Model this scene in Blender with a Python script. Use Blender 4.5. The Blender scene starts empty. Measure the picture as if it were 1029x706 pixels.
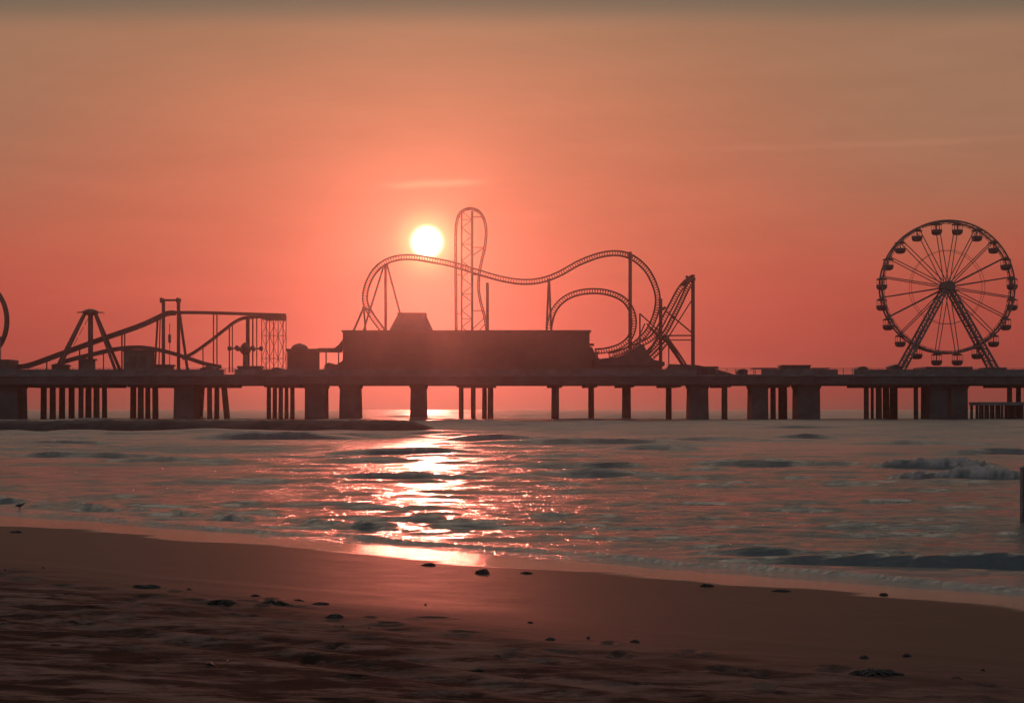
import bpy, math, random
import numpy as np
from mathutils import Vector, Matrix

random.seed(7)
rng = np.random.default_rng(7)
SC = bpy.context.scene
COL = SC.collection
R = math.radians
F = 1500.0            # focal length in photo pixels
EYE = 2.5             # eye above the water
HOR = 409.0           # pixel row of the horizon
CX = 514.5


def W(px, py, Y):
    """point seen at photo pixel (px, py) at distance Y"""
    return Vector(((px - CX) * Y / F, Y, EYE + (HOR - py) * Y / F))


# ------------------------------------------------------------------ materials
def nd(nt, typ, **kw):
    n = nt.nodes.new(typ)
    for k, v in kw.items():
        setattr(n, k, v)
    return n


def setin(nt, sock, v):
    if isinstance(v, bpy.types.NodeSocket):
        nt.links.new(v, sock)
    elif isinstance(v, (tuple, list)) and len(v) == 3 and sock.type == 'RGBA':
        sock.default_value = (*v, 1)
    else:
        sock.default_value = v


def mth(nt, op, a, b=None, c=None, clamp=False):
    n = nd(nt, 'ShaderNodeMath', operation=op, use_clamp=clamp)
    setin(nt, n.inputs[0], a)
    if b is not None: setin(nt, n.inputs[1], b)
    if c is not None: setin(nt, n.inputs[2], c)
    return n.outputs[0]


def mixc(nt, fac, a, b, mode='MIX'):
    n = nd(nt, 'ShaderNodeMix', data_type='RGBA', blend_type=mode)
    setin(nt, n.inputs[0], fac)
    setin(nt, n.inputs[6], a)
    setin(nt, n.inputs[7], b)
    return n.outputs[2]


def maprange(nt, v, a, b, c=0.0, d=1.0, smooth=True):
    n = nd(nt, 'ShaderNodeMapRange', interpolation_type='SMOOTHSTEP' if smooth else 'LINEAR')
    setin(nt, n.inputs[0], v)
    for i, x in enumerate((a, b, c, d)): setin(nt, n.inputs[i + 1], x)
    return n.outputs[0]


def noise(nt, vec, scale, detail=4, rough=.55, mapping=None):
    if mapping:
        m = nd(nt, 'ShaderNodeMapping')
        nt.links.new(vec, m.inputs[0])
        m.inputs['Scale'].default_value = mapping[0]
        if len(mapping) > 1: m.inputs['Rotation'].default_value = mapping[1]
        vec = m.outputs[0]
    n = nd(nt, 'ShaderNodeTexNoise')
    nt.links.new(vec, n.inputs['Vector'])
    n.inputs['Scale'].default_value = scale
    n.inputs['Detail'].default_value = detail
    n.inputs['Roughness'].default_value = rough
    return n.outputs[0]


def new_mat(name):
    m = bpy.data.materials.new(name)
    m.use_nodes = True
    nt = m.node_tree
    return m, nt, nt.nodes['Principled BSDF']


def paint(name, col, rough=.55, var=.35, scale=1.2, metal=0.0, bump=.0):
    m, nt, b = new_mat(name)
    tc = nd(nt, 'ShaderNodeTexCoord').outputs['Object']
    n = noise(nt, tc, scale, 6, .6)
    dark = tuple(c * (1 - var) for c in col)
    lite = tuple(min(1, c * (1 + var)) for c in col)
    nt.links.new(mixc(nt, maprange(nt, n, .3, .7), dark, lite), b.inputs['Base Color'])
    b.inputs['Roughness'].default_value = rough
    b.inputs['Metallic'].default_value = metal
    if bump:
        bp = nd(nt, 'ShaderNodeBump')
        bp.inputs['Strength'].default_value = bump
        nt.links.new(noise(nt, tc, scale * 5, 5), bp.inputs['Height'])
        nt.links.new(bp.outputs[0], b.inputs['Normal'])
    return m


M = {
    'pile': paint('weathered_timber', (0.038, 0.028, 0.023), .85, .5, .8, bump=.4),
    'concrete': paint('pier_concrete', (0.056, 0.073, 0.075), .85, .3, .35, bump=.2),
    'deck': paint('deck_timber', (0.107, 0.139, 0.143), .8, .3, .5, bump=.2),
    'rail': paint('railing_paint', (0.117, 0.153, 0.157), .6, .3, .4),
    'steel': paint('dark_red_steel', (.10, .045, .04), .5, .3, .6),
    'steel_grey': paint('grey_steel', (.12, .12, .12), .5, .3, .6),
    'wheel': paint('wheel_steel', (.11, .09, .09), .5, .3, .6),
    'gondola': paint('gondola_paint', (.09, .05, .06), .4, .3, .8),
    'canopy': paint('canopy_cloth', (0.096, 0.072, 0.072), .8, .3, .7),
    'wall': paint('painted_siding', (0.096, 0.066, 0.054), .75, .2, .3),
    'roof': paint('roof_sheet', (0.070, 0.052, 0.049), .6, .3, .5),
    'hut': paint('green_board', (0.072, 0.096, 0.080), .75, .25, .6),
    'glass': paint('dark_glass', (.02, .025, .03), .15, .2, .6),
    'rock': paint('groyne_rock', (0.044, 0.038, 0.034), .85, .5, .5, bump=.6),
    'weed': paint('wet_seaweed', (.022, .018, .012), .55, .5, 9),
    'feather': paint('bird_feather', (.10, .085, .08), .8, .4, 20),
    'post': paint('tarred_post', (0.084, 0.108, 0.115), .65, .4, 4, bump=.3),
}


# ------------------------------------------------------------------ mesh builder
class MB:
    def __init__(s):
        s.v, s.f = [], []

    def add(s, vs, fs):
        o = len(s.v)
        s.v += [Vector(v) for v in vs]
        s.f += [tuple(i + o for i in f) for f in fs]
        return s

    def box(s, a, b):
        x0, y0, z0 = (min(p, q) for p, q in zip(a, b))
        x1, y1, z1 = (max(p, q) for p, q in zip(a, b))
        return s.add([(x0, y0, z0), (x1, y0, z0), (x1, y1, z0), (x0, y1, z0), (x0, y0, z1), (x1, y0, z1), (x1, y1, z1), (x0, y1, z1)],
                     [(0, 3, 2, 1), (4, 5, 6, 7), (0, 1, 5, 4), (1, 2, 6, 5), (2, 3, 7, 6), (3, 0, 4, 7)])

    def prism(s, poly, y0, y1):
        """poly: (x, z) outline, counter-clockwise seen from -Y"""
        n = len(poly)
        vs = [(x, y0, z) for x, z in poly] + [(x, y1, z) for x, z in poly]
        fs = [tuple(range(n)), tuple(range(2 * n - 1, n - 1, -1))]
        fs += [(i, i + n, (i + 1) % n + n, (i + 1) % n) for i in range(n)]
        return s.add(vs, fs)

    def bar(s, p, q, r, r2=None, n=8):
        p, q = Vector(p), Vector(q)
        r2 = r if r2 is None else r2
        d = (q - p).normalized()
        u = d.cross(Vector((0, 0, 1)) if abs(d.z) < .9 else Vector((0, 1, 0))).normalized()
        w = d.cross(u)
        vs = []
        for c, rr in ((p, r), (q, r2)):
            for k in range(n):
                a = 2 * math.pi * (k + .5) / n
                vs.append(c + u * (math.cos(a) * rr) + w * (math.sin(a) * rr))
        fs = [(k, (k + 1) % n, (k + 1) % n + n, k + n) for k in range(n)]
        fs += [tuple(range(n - 1, -1, -1)), tuple(range(n, 2 * n))]
        return s.add(vs, fs)

    def tube(s, path, r, n=6, closed=False):
        path = [Vector(p) for p in path]
        m = len(path)
        rad = r if hasattr(r, '__len__') else [r] * m
        vs = []
        pu = None
        for i, p in enumerate(path):
            a = path[(i - 1) % m] if closed or i > 0 else p
            b = path[(i + 1) % m] if closed or i < m - 1 else p
            d = (b - a).normalized()
            if pu is None:
                pu = d.cross(Vector((0, 1, 0)) if abs(d.y) < .9 else Vector((0, 0, 1)))
            u = (pu - d * pu.dot(d)).normalized()
            pu = u
            w = d.cross(u)
            for k in range(n):
                t = 2 * math.pi * k / n
                vs.append(p + u * (math.cos(t) * rad[i]) + w * (math.sin(t) * rad[i]))
        fs = []
        for i in range(m if closed else m - 1):
            j = (i + 1) % m
            fs += [(i * n + k, i * n + (k + 1) % n, j * n + (k + 1) % n, j * n + k) for k in range(n)]
        if not closed:
            fs += [tuple(range(n - 1, -1, -1)), tuple((m - 1) * n + k for k in range(n))]
        return s.add(vs, fs)

    def lathe(s, c, prof, n=12):
        """prof: (radius, z) about a vertical axis through c"""
        c = Vector(c)
        vs = []
        for r, z in prof:
            for k in range(n):
                a = 2 * math.pi * k / n
                vs.append(c + Vector((r * math.cos(a), r * math.sin(a), z)))
        fs = []
        for i in range(len(prof) - 1):
            fs += [(i * n + k, i * n + (k + 1) % n, (i + 1) * n + (k + 1) % n, (i + 1) * n + k) for k in range(n)]
        fs += [tuple(range(n - 1, -1, -1)), tuple((len(prof) - 1) * n + k for k in range(n))]
        return s.add(vs, fs)

    def build(s, name, mat, parent=None, loc=None, smooth=False):
        base = Vector(loc) if loc is not None else Vector((0, 0, 0))
        if parent is not None:
            base = ORIG[parent.name]
        me = bpy.data.meshes.new(name)
        me.from_pydata([v - base for v in s.v], [], s.f)
        me.materials.append(mat)
        if smooth: me.polygons.foreach_set('use_smooth', [True] * len(me.polygons))
        me.update()
        o = bpy.data.objects.new(name, me)
        COL.objects.link(o)
        if parent is not None:
            o.parent = parent
            ORIG[o.name] = base
        else:
            o.location = base
            ORIG[o.name] = base
        return o


ORIG = {}      # world origin of each object (children share their thing's origin)


def tag(o, label, cat, group=None):
    o['label'] = label
    o['category'] = cat
    if group: o['group'] = group
    return o


def thing(name, label, cat, loc, group=None):
    o = bpy.data.objects.new(name, None)
    COL.objects.link(o)
    o.empty_display_size = .5
    o.location = loc
    ORIG[o.name] = Vector(loc)
    return tag(o, label, cat, group)


def copy_part(o, parent, off=(0, 0, 0)):
    c = o.copy()
    COL.objects.link(c)
    c.parent = parent
    c.location = o.location + Vector(off)
    return c


def catmull(pts, per=8, closed=False):
    pts = [Vector(p) for p in pts]
    n = len(pts)
    out = []
    for i in range(n if closed else n - 1):
        g = (lambda k: pts[k % n]) if closed else (lambda k: pts[min(max(k, 0), n - 1)])
        p0, p1, p2, p3 = g(i - 1), g(i), g(i + 1), g(i + 2)
        for k in range(per):
            t = k / per
            out.append(.5 * ((2 * p1) + (p2 - p0) * t + (2 * p0 - 5 * p1 + 4 * p2 - p3) * t * t + (3 * p1 - p0 - 3 * p2 + p3) * t ** 3))
    if not closed: out.append(pts[-1])
    return out


def resample(path, step):
    out = [path[0]]
    acc = 0
    for a, b in zip(path, path[1:]):
        L = (b - a).length
        if L < 1e-6: continue
        t = step - acc
        while t <= L:
            out.append(a.lerp(b, t / L))
            t += step
        acc = (acc + L) % step
    out.append(path[-1])
    return out


# ------------------------------------------------------------------ value noise in numpy
def vnoise(x, y, seed):
    xi = np.floor(x).astype(np.int64)
    yi = np.floor(y).astype(np.int64)
    fx = x - xi
    fy = y - yi
    fx = fx * fx * (3 - 2 * fx)
    fy = fy * fy * (3 - 2 * fy)

    def h(a, b):
        n = (a * 374761393 + b * 668265263 + seed * 2147483647) & 0xFFFFFFFF
        n = ((n ^ (n >> 13)) * 1274126177) & 0xFFFFFFFF
        return ((n ^ (n >> 16)) & 0xFFFF) / 32767.5 - 1

    return (h(xi, yi) * (1 - fx) + h(xi + 1, yi) * fx) * (1 - fy) + (h(xi, yi + 1) * (1 - fx) + h(xi + 1, yi + 1) * fx) * fy


def fbm(x, y, seed, oct=4, gain=.5):
    a, t, v = 1, 0, 0
    for o in range(oct):
        v = v + a * vnoise(x * 2 ** o, y * 2 ** o, seed + o * 17)
        t += a
        a *= gain
    return v / t


def sstep(a, b, x):
    t = np.clip((x - a) / (b - a), 0, 1)
    return t * t * (3 - 2 * t)


# shore coordinates: S seaward distance from the waterline, T along the shore
SX, SY, S0 = .615, .788, 19.95


def shore(X, Y):
    return SX * X + SY * Y - S0, SY * X - SX * Y


def beach_base(X, Y):
    s, t = shore(X, Y)
    z = np.where(s > -7, -.034 * s, .238 + .055 * (-s - 7))
    z = np.where(s < -32, 1.613, z)
    z = np.where(s > 12, -.41 - (s - 12) * .05, z)
    z = np.maximum(z, -4)
    z = z + .020 * fbm(t * .16, s * .3, 5, 3) * sstep(-9, -1, s)
    return z


def beach_z(X, Y):
    s, t = shore(X, Y)
    z = beach_base(X, Y)
    dry = sstep(-7.2, -11.2, s + .5 * fbm(t * .3, s * .3, 9, 3))
    ridge = fbm(t * .33, s * 1.7, 21, 5, .58)
    lump = fbm(t * 1.6, s * 2.6, 33, 4, .6)
    z = z + dry * (.012 * ridge + .010 * lump + .016 * (.35 - np.abs(fbm(t * 2.6, s * 4.2, 35, 4, .6))))
    # wheel ruts along the beach
    for c, w in ((-8.6, .16), (-9.35, .16), (-10.9, .2), (-11.7, .2)):
        u = s - c - .35 * fbm(t * .12, t * 0 + c, 44, 2)
        z = z - dry * .024 * np.exp(-(u / w) ** 2) + dry * .013 * np.exp(-((np.abs(u) - 2 * w) / w) ** 2)
    # scarp lip along the wrack line
    z = z + .012 * np.exp(-((s + 7.1 - .5 * fbm(t * .25, t * 0, 51, 3)) / .25) ** 2)
    z = z + .004 * fbm(t * .8, s * 2.2, 61, 3) * sstep(-2.2, -4, s)
    return z


def ground_at(px, py):
    Y = 20.0
    for _ in range(40):
        X = (px - CX) * Y / F
        z = float(beach_z(np.array([X]), np.array([Y]))[0])
        Y = .5 * Y + .5 * (EYE - z) * F / (py - HOR)
    X = (px - CX) * Y / F
    return Vector((X, Y, float(beach_z(np.array([X]), np.array([Y]))[0])))


def grid_mesh(name, X, Y, Z, mat, keep=None, attrs=None):
    ny, nx = X.shape
    idx = np.arange(nx * ny).reshape(ny, nx)
    q = np.stack([idx[:-1, :-1], idx[:-1, 1:], idx[1:, 1:], idx[1:, :-1]], -1).reshape(-1, 4)
    V = np.stack([X, Y, Z], -1).reshape(-1, 3)
    if keep is not None:
        k = keep.reshape(-1)
        q = q[k[q].all(1)]
        used = np.unique(q)
        remap = np.full(len(V), -1)
        remap[used] = np.arange(len(used))
        V = V[used]
        q = remap[q]
        attrs = {a: v.reshape(-1)[used] for a, v in (attrs or {}).items()}
    else:
        attrs = {a: v.reshape(-1) for a, v in (attrs or {}).items()}
    me = bpy.data.meshes.new(name)
    me.vertices.add(len(V))
    me.vertices.foreach_set('co', V.astype(np.float32).ravel())
    me.loops.add(len(q) * 4)
    me.loops.foreach_set('vertex_index', q.astype(np.int32).ravel())
    me.polygons.add(len(q))
    me.polygons.foreach_set('loop_start', np.arange(0, len(q) * 4, 4, dtype=np.int32))
    me.polygons.foreach_set('loop_total', np.full(len(q), 4, dtype=np.int32))
    me.polygons.foreach_set('use_smooth', np.ones(len(q), dtype=bool))
    me.update(calc_edges=True)
    for a, v in attrs.items():
        at = me.attributes.new(a, 'FLOAT', 'POINT')
        at.data.foreach_set('value', v.astype(np.float32))
    me.materials.append(mat)
    o = bpy.data.objects.new(name, me)
    COL.objects.link(o)
    return o


# ------------------------------------------------------------------ beach
def sand_material():
    m, nt, b = new_mat('wet_sand')
    pos = nd(nt, 'ShaderNodeTexCoord').outputs['Object']
    sep = nd(nt, 'ShaderNodeSeparateXYZ')
    nt.links.new(pos, sep.inputs[0])
    s = mth(nt, 'SUBTRACT', mth(nt, 'ADD', mth(nt, 'MULTIPLY', sep.outputs[0], SX), mth(nt, 'MULTIPLY', sep.outputs[1], SY)), S0)
    ang = (0, 0, R(38))
    big = noise(nt, pos, .4, 4, .55, ((.45, 1.1, 1), ang))
    s2 = mth(nt, 'ADD', s, mth(nt, 'MULTIPLY_ADD', big, 3.4, -1.7))
    film = maprange(nt, s2, -2.2, -1.7)
    dry = maprange(nt, s2, -6.9, -10.6)
    grain = noise(nt, pos, 60, 3, .7)
    blot = noise(nt, pos, 1.6, 9, .7, ((.7, 1.6, 1), ang))
    wetcol = mixc(nt, maprange(nt, blot, .3, .75), (.062, .027, .021), (.112, .050, .040))
    drycol = mixc(nt, maprange(nt, blot, .33, .62), (.12, .068, .055), (.30, .185, .15))
    col = mixc(nt, dry, wetcol, drycol)
    mat_ = noise(nt, pos, 1.9, 10, .74, ((.6, 1.5, 1), (0, 0, R(30))))
    col = mixc(nt, mth(nt, 'MULTIPLY', mth(nt, 'MULTIPLY', maprange(nt, mth(nt, 'ADD', mat_, maprange(nt, s2, -9.5, -12.5, 0, .04)), .45, .60), dry), .9), col, (.018, .013, .011))
    col = mixc(nt, mth(nt, 'MULTIPLY', maprange(nt, grain, .35, .7), .25), col, (.02, .016, .014))
    nt.links.new(col, b.inputs['Base Color'])
    rwet = mth(nt, 'MULTIPLY_ADD', blot, .22, .41)
    r1 = nd(nt, 'ShaderNodeMix')
    nt.links.new(dry, r1.inputs[0]); nt.links.new(rwet, r1.inputs[2]); r1.inputs[3].default_value = .85
    r2 = nd(nt, 'ShaderNodeMix')
    nt.links.new(film, r2.inputs[0]); nt.links.new(r1.outputs[0], r2.inputs[2]); r2.inputs[3].default_value = .11
    nt.links.new(r2.outputs[0], b.inputs['Roughness'])
    b.inputs['IOR'].default_value = 1.36
    spec = maprange(nt, film, 0, 1, .06, .5)
    spec = mth(nt, 'MULTIPLY', spec, maprange(nt, dry, 0, 1, 1, .5))
    nt.links.new(spec, b.inputs['Specular IOR Level'])
    bp = nd(nt, 'ShaderNodeBump')
    inv = mth(nt, 'SUBTRACT', 1.0, film)
    nt.links.new(mth(nt, 'MAXIMUM', .2, mth(nt, 'MULTIPLY', inv, mth(nt, 'MULTIPLY_ADD', dry, .70, .28))), bp.inputs['Strength'])
    bp.inputs['Distance'].default_value = .045
    h = mth(nt, 'ADD', noise(nt, pos, 9, 9, .72, ((.6, 1.5, 1), ang)), mth(nt, 'MULTIPLY', grain, .25))
    nt.links.new(h, bp.inputs['Height'])
    nt.links.new(bp.outputs[0], b.inputs['Normal'])
    return m


def spaced(lo, hi, step, far_lo, far_hi, g=1.25):
    mid = list(np.arange(lo, hi + 1e-6, step))
    a, d = [], step
    x = lo
    while x > far_lo:
        d *= g; x -= d; a.append(max(x, far_lo))
    c, d = [], step
    x = mid[-1]
    while x < far_hi:
        d *= g; x += d; c.append(min(x, far_hi))
    return np.array(a[::-1] + mid + c)


xs = spaced(-13, 9, .045, -420, 420)
ys = spaced(8, 34, .045, -150, 420)
X, Y = np.meshgrid(xs, ys)
ZB = beach_z(X, Y)
rp = np.random.default_rng(19)
for k in range(200):                 # footprints and scuffs on the dry sand
    t = rp.uniform(-26, 6)
    s_ = -8.2 - abs(rp.normal(0, 2.6))
    px_, py_ = SX * (s_ + S0) + SY * t, SY * (s_ + S0) - SX * t
    a_, b_ = rp.uniform(.05, .09), rp.uniform(.10, .19)
    th = rp.uniform(0, 3.14)
    r0, r1 = np.searchsorted(ys, (py_ - .5, py_ + .5)); c0, c1 = np.searchsorted(xs, (px_ - .5, px_ + .5))
    if r1 <= r0 or c1 <= c0: continue
    ux, uy = X[r0:r1, c0:c1] - px_, Y[r0:r1, c0:c1] - py_
    q = ((ux * math.cos(th) + uy * math.sin(th)) / b_) ** 2 + ((uy * math.cos(th) - ux * math.sin(th)) / a_) ** 2
    ZB[r0:r1, c0:c1] += rp.uniform(.4, .9) * (-.032 * np.exp(-q ** 1.5) + .016 * np.exp(-(np.sqrt(q) - 1.5) ** 2 * 4))
beach = grid_mesh('beach', X, Y, ZB, sand_material())
beach['kind'] = 'structure'

# ------------------------------------------------------------------ water
def wpt(px, py):
    y = EYE * F / (py - HOR)
    return (px - CX) * y / F, y


# crests seen in the photo: (x0, x1, row, height m, width m, foam)
CRESTS = [
    (740, 1230, 565, .30, .75, 0), (800, 1150, 558, .12, .5, 0), (700, 860, 557, .15, .6, 0), (205, 485, 541, .10, .35, .10), (260, 500, 529, .07, .3, 0),
    (145, 268, 514, .13, .45, .05), (60, 190, 506, .07, .4, 0), (480, 610, 548, .08, .35, 0), (560, 720, 541, .06, .35, 0),
    (820, 905, 531, .15, .6, 0), (880, 960, 537, .14, .5, 0), (985, 1040, 536, .12, .5, 0), (380, 470, 499, .12, .6, 0),
    (350, 480, 481, .22, .8, .05), (600, 700, 505, .10, .5, 0), (730, 830, 512, .10, .5, 0), (640, 760, 489, .12, .6, 0),
    (885, 990, 469, .62, 1.9, .85), (905, 1060, 481, .50, 1.5, .8), (815, 870, 487, .20, .8, 0), (700, 860, 467, .25, 1.1, 0),
    (560, 700, 477, .20, 1., 0), (960, 1060, 457, .5, 1.6, .05), (330, 470, 455, .4, 1.5, .15), (455, 540, 443, .55, 2.0, .15),
    (515, 690, 446, .6, 2.4, .1), (510, 600, 459, .35, 1.5, .1), (20, 160, 459, .4, 1.5, .1), (100, 230, 464, .3, 1.3, 0),
    (210, 330, 441, .7, 2.4, .1), (290, 430, 450, .45, 1.8, 0), (0, 110, 446, .4, 1.8, .1), (30, 150, 437, .6, 2.6, .1),
    (620, 700, 452, .4, 1.6, .1), (700, 800, 443, .5, 2.0, 0), (780, 840, 441, .5, 2., 0), (840, 1000, 446, .35, 1.8, 0),
    (500, 640, 468, .2, 1., 0), (120, 260, 481, .16, .8, 0), (-40, 90, 489, .14, .7, 0), (230, 360, 491, .12, .7, 0),
    (860, 1000, 503, .12, .6, 0), (650, 780, 530, .06, .4, 0), (-60, 75, 500, .10, .5, .05), (-30, 120, 515, .06, .4, .2),
]


def water_height(X, Y):
    s, t = shore(X, Y)
    dist = np.maximum(Y, 5)
    z = np.zeros_like(X)
    foam = np.zeros_like(X)
    rr = np.random.default_rng(11)
    # open chop: many short sines, filtered where the rows are too far apart
    for i in range(34):
        lam = .36 * 1.09 ** i
        a = R(rr.normal(90, 13))
        kx, ky = math.cos(a) * 2 * math.pi / lam, math.sin(a) * 2 * math.pi / lam
        amp = .0082 * lam ** .40
        fade = sstep(1.6, 4.0, lam / (dist * .0048))
        z = z + amp * fade * np.sin(kx * X + ky * Y + rr.uniform(0, 6.28) + .0 + 2.4 * vnoise(X / lam / 3.2, Y / lam / 5, 300 + i))
    swell = sstep(45, 110, Y)
    for i in range(18):              # longer chop that only shows further out
        lam = 4.5 * 1.09 ** i
        a = R(rr.normal(90, 16))
        kx, ky = math.cos(a) * 2 * math.pi / lam, math.sin(a) * 2 * math.pi / lam
        fade = sstep(1.6, 4.0, lam / (dist * .0048))
        z = z + .012 * lam ** .6 * swell * fade * np.sin(kx * X + ky * Y + rr.uniform(0, 6.28) + 2.6 * vnoise(X / lam / 1.6, Y / lam / 4, 360 + i))
    z = z * (.45 + .75 * sstep(-.5, .5, fbm(X * .05, Y * .09, 71, 3)))

    tcol = X[0] / Y[0]
    ycol = Y[:, 0]
    Zf, Ff = z, foam

    def crest(x0, x1, yc, tilt, h, w, fo, k):
        xm, hl = (x0 + x1) / 2, (x1 - x0) / 2 * 1.75
        w = max(w, .0125 * yc)
        pad = 4 * w + abs(tilt) * hl * 1.2
        r0, r1 = np.searchsorted(ycol, (yc - pad, yc + pad))
        lo, hi = xm - 1.2 * hl, xm + 1.2 * hl
        c0 = np.searchsorted(tcol, min(lo / (yc - pad), lo / (yc + pad)))
        c1 = np.searchsorted(tcol, max(hi / (yc - pad), hi / (yc + pad)))
        sl = (slice(r0, r1), slice(c0, c1))
        X_, Y_ = X[sl], Y[sl]
        if X_.size == 0: return
        wig = .8 * w * fbm((X_ - xm) / max(5 * w, 1.5), Y_ * 0 + k * 3.1, 80 + k, 4)
        u = (Y_ - yc - tilt * (X_ - xm) - wig)
        lx = np.abs(X_ - xm) / hl
        win = sstep(1.0, .0, lx) ** .8 * (.7 + .45 * (fbm((X_ - xm) / max(.3 * hl, 2 * w), (Y_ - yc) / (3 * w) + k, 140 + k, 4) + .5))
        prof = np.where(u < 0, np.exp(-(u / (.42 * w)) ** 2), np.exp(-(u / (1.5 * w)) ** 2))
        trough = -.35 * np.exp(-((u + 1.4 * w) / w) ** 2)
        Zf[sl] += h * win * (prof + trough)
        if fo > 0:
            br = sstep(.1, .55, fbm(X_ / (.35 * w), Y_ / (.35 * w), 200 + k, 4) * .6 + prof * win - (1 - fo) * .75)
            band = np.exp(-((u + .45 * w) / (.8 * w)) ** 2) * win
            Ff[sl] = np.maximum(Ff[sl], br * sstep(.2, .6, band) * min(1, .4 + fo))
            if fo > .5:
                Zf[sl] += br * .25 * h * fbm(X_ / (.16 * w), Y_ / (.2 * w), 210 + k, 4)

    for k, (p0, p1, py, h, w, fo) in enumerate(CRESTS):
        x0, yc = wpt(p0, py)
        x1, _ = wpt(p1, py)
        tilt = -.12 if py > 495 else 0.0
        crest(x0, x1, yc, tilt, h * (.82 if py < 500 else .55), w * .42, fo, k)
    # long wave fronts running right across, breaking up and fading along their length
    for k in range(22):
        yc = 25.5 * (280 / 25.5) ** ((k + rr.uniform(-.3, .3)) / 21)
        r0, r1 = np.searchsorted(ycol, (yc * .9 - 1, yc * 1.12 + 1))
        X_, Y_ = X[r0:r1], Y[r0:r1]
        w = .012 * yc ** .8
        cen = yc * (1 + .020 * fbm(X_ / (.16 * yc), Y_ * 0 + k * 2.7, 500 + k, 4)) - .10 * X_ * np.exp(-(yc - 24) / 14)
        u = Y_ - cen
        amp_ = np.clip(.15 + 1.25 * fbm(X_ / (.11 * yc), Y_ * 0 + k * 1.9, 540 + k, 4), 0, 1)
        Zf[r0:r1] += .0036 * yc ** .88 * amp_ * (np.where(u < 0, np.exp(-(u / (.8 * w)) ** 2), np.exp(-(u / (4.5 * w)) ** 2)) - .3 * np.exp(-((u + 3 * w) / (2 * w)) ** 2))
    for k in range(30):
        yc = 27 * (330 / 27) ** rr.random()
        xm = rr.uniform(-.36, .36) * yc
        hl = yc * rr.uniform(.03, .16)
        crest(xm - hl, xm + hl, yc, rr.normal(0, .03), .0016 * yc ** .8 * rr.uniform(.3, 1.4), .018 * yc ** .74, 0, 60 + k)
    # long swells further out
    for k in range(50):
        yc = 300 * (1450 / 300) ** rr.random()
        xm = rr.uniform(-.4, .4) * yc
        hl = yc * rr.uniform(.04, .12)
        crest(xm - hl, xm + hl, yc, 0, .25, .010 * yc, 0, 140 + k)
    z, foam = Zf, Ff
    damp = sstep(-.6, 3.0, s)
    z = z * (.06 + .94 * damp)
    # swash edge: thin raised lip of the last wave running up the sand
    lip = s - .45 - .6 * fbm(t * .2, t * 0 + 2, 91, 4)
    z = z + .05 * np.where(lip < 0, np.exp(-(lip / .09) ** 2), np.exp(-(lip / .7) ** 2))
    lip2 = s - 2.6 - 1.1 * fbm(t * .13, t * 0 + 7, 93, 4)
    z = z + .07 * np.where(lip2 < 0, np.exp(-(lip2 / .12) ** 2), np.exp(-(lip2 / .8) ** 2)) * sstep(-.25, .3, fbm(t * .11, t * 0 + 5, 94, 3))
    lace = sstep(.05, .5, fbm(X * 3.2, Y * 4.5, 95, 4) + .4 * np.exp(-(lip / .3) ** 2) - .12)
    foam = np.maximum(foam, .30 * lace * np.exp(-((lip + .05) / .35) ** 2))
    return z, foam


def water_material():
    m, nt, b = new_mat('sea_water')
    pos = nd(nt, 'ShaderNodeTexCoord').outputs['Object']
    fo = nd(nt, 'ShaderNodeAttribute', attribute_name='foam').outputs['Fac']
    n1 = noise(nt, pos, 1.6, 8, .68, ((.45, 1.25, 1),))
    n2 = noise(nt, pos, 8, 5, .65, ((.6, 1.2, 1),))
    murk = noise(nt, pos, .06, 3, .5, ((.5, 1.4, 1),))
    col = mixc(nt, maprange(nt, murk, .35, .65), (.10, .115, .115), (.14, .145, .142))
    lace = noise(nt, pos, 5, 6, .62)
    f2 = mth(nt, 'MULTIPLY', fo, maprange(nt, lace, .25, .55, .35, 1), clamp=True)
    nt.links.new(mixc(nt, f2, col, (.56, .45, .41)), b.inputs['Base Color'])
    far = maprange(nt, nd(nt, 'ShaderNodeSeparateXYZ').outputs[1], 28, 150)
    nt.links.new(pos, far.node.inputs[0].links[0].from_node.inputs[0])
    rgh = mth(nt, 'MULTIPLY_ADD', far, .22, .09)
    nt.links.new(mth(nt, 'MAXIMUM', rgh, mth(nt, 'MULTIPLY', f2, .7)), b.inputs['Roughness'])
    b.inputs['IOR'].default_value = 1.333
    n3 = noise(nt, pos, .25, 6, .66, ((1.0, .8, 1),))
    h = mth(nt, 'ADD', mth(nt, 'ADD', n1, mth(nt, 'MULTIPLY', n2, .38)), mth(nt, 'MULTIPLY', n3, 2.6))
    cam = nd(nt, 'ShaderNodeSeparateXYZ')
    nt.links.new(pos, cam.inputs[0])
    bp = nd(nt, 'ShaderNodeBump')
    sh = mth(nt, 'SUBTRACT', mth(nt, 'ADD', mth(nt, 'MULTIPLY', cam.outputs[0], SX), mth(nt, 'MULTIPLY', cam.outputs[1], SY)), S0)
    nt.links.new(maprange(nt, sh, 0, 7, .6, 1.0), bp.inputs['Strength'])
    bp.inputs['Distance'].default_value = .16
    nt.links.new(h, bp.inputs['Height'])
    nt.links.new(bp.outputs[0], b.inputs['Normal'])
    return m


ang = np.concatenate([np.linspace(-76, -24, 50, endpoint=False), np.linspace(-24, -20, 24, endpoint=False), np.linspace(-20, 20, 640, endpoint=False),
                      np.linspace(20, 24, 24, endpoint=False), np.linspace(24, 76, 51)])
yr = 11.0 * 1.0048 ** np.arange(0, 1027)
TA, YR = np.meshgrid(np.tan(np.radians(ang)), yr)
X, Y = TA * YR, YR
Z, FO = water_height(X, Y)
s_, t_ = shore(X, Y)
keep = (s_ > -1.6) & (np.abs(X) < 1500)
water = grid_mesh('water', X, Y, Z, water_material(), keep, {'foam': FO})
water['kind'] = 'structure'

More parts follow.
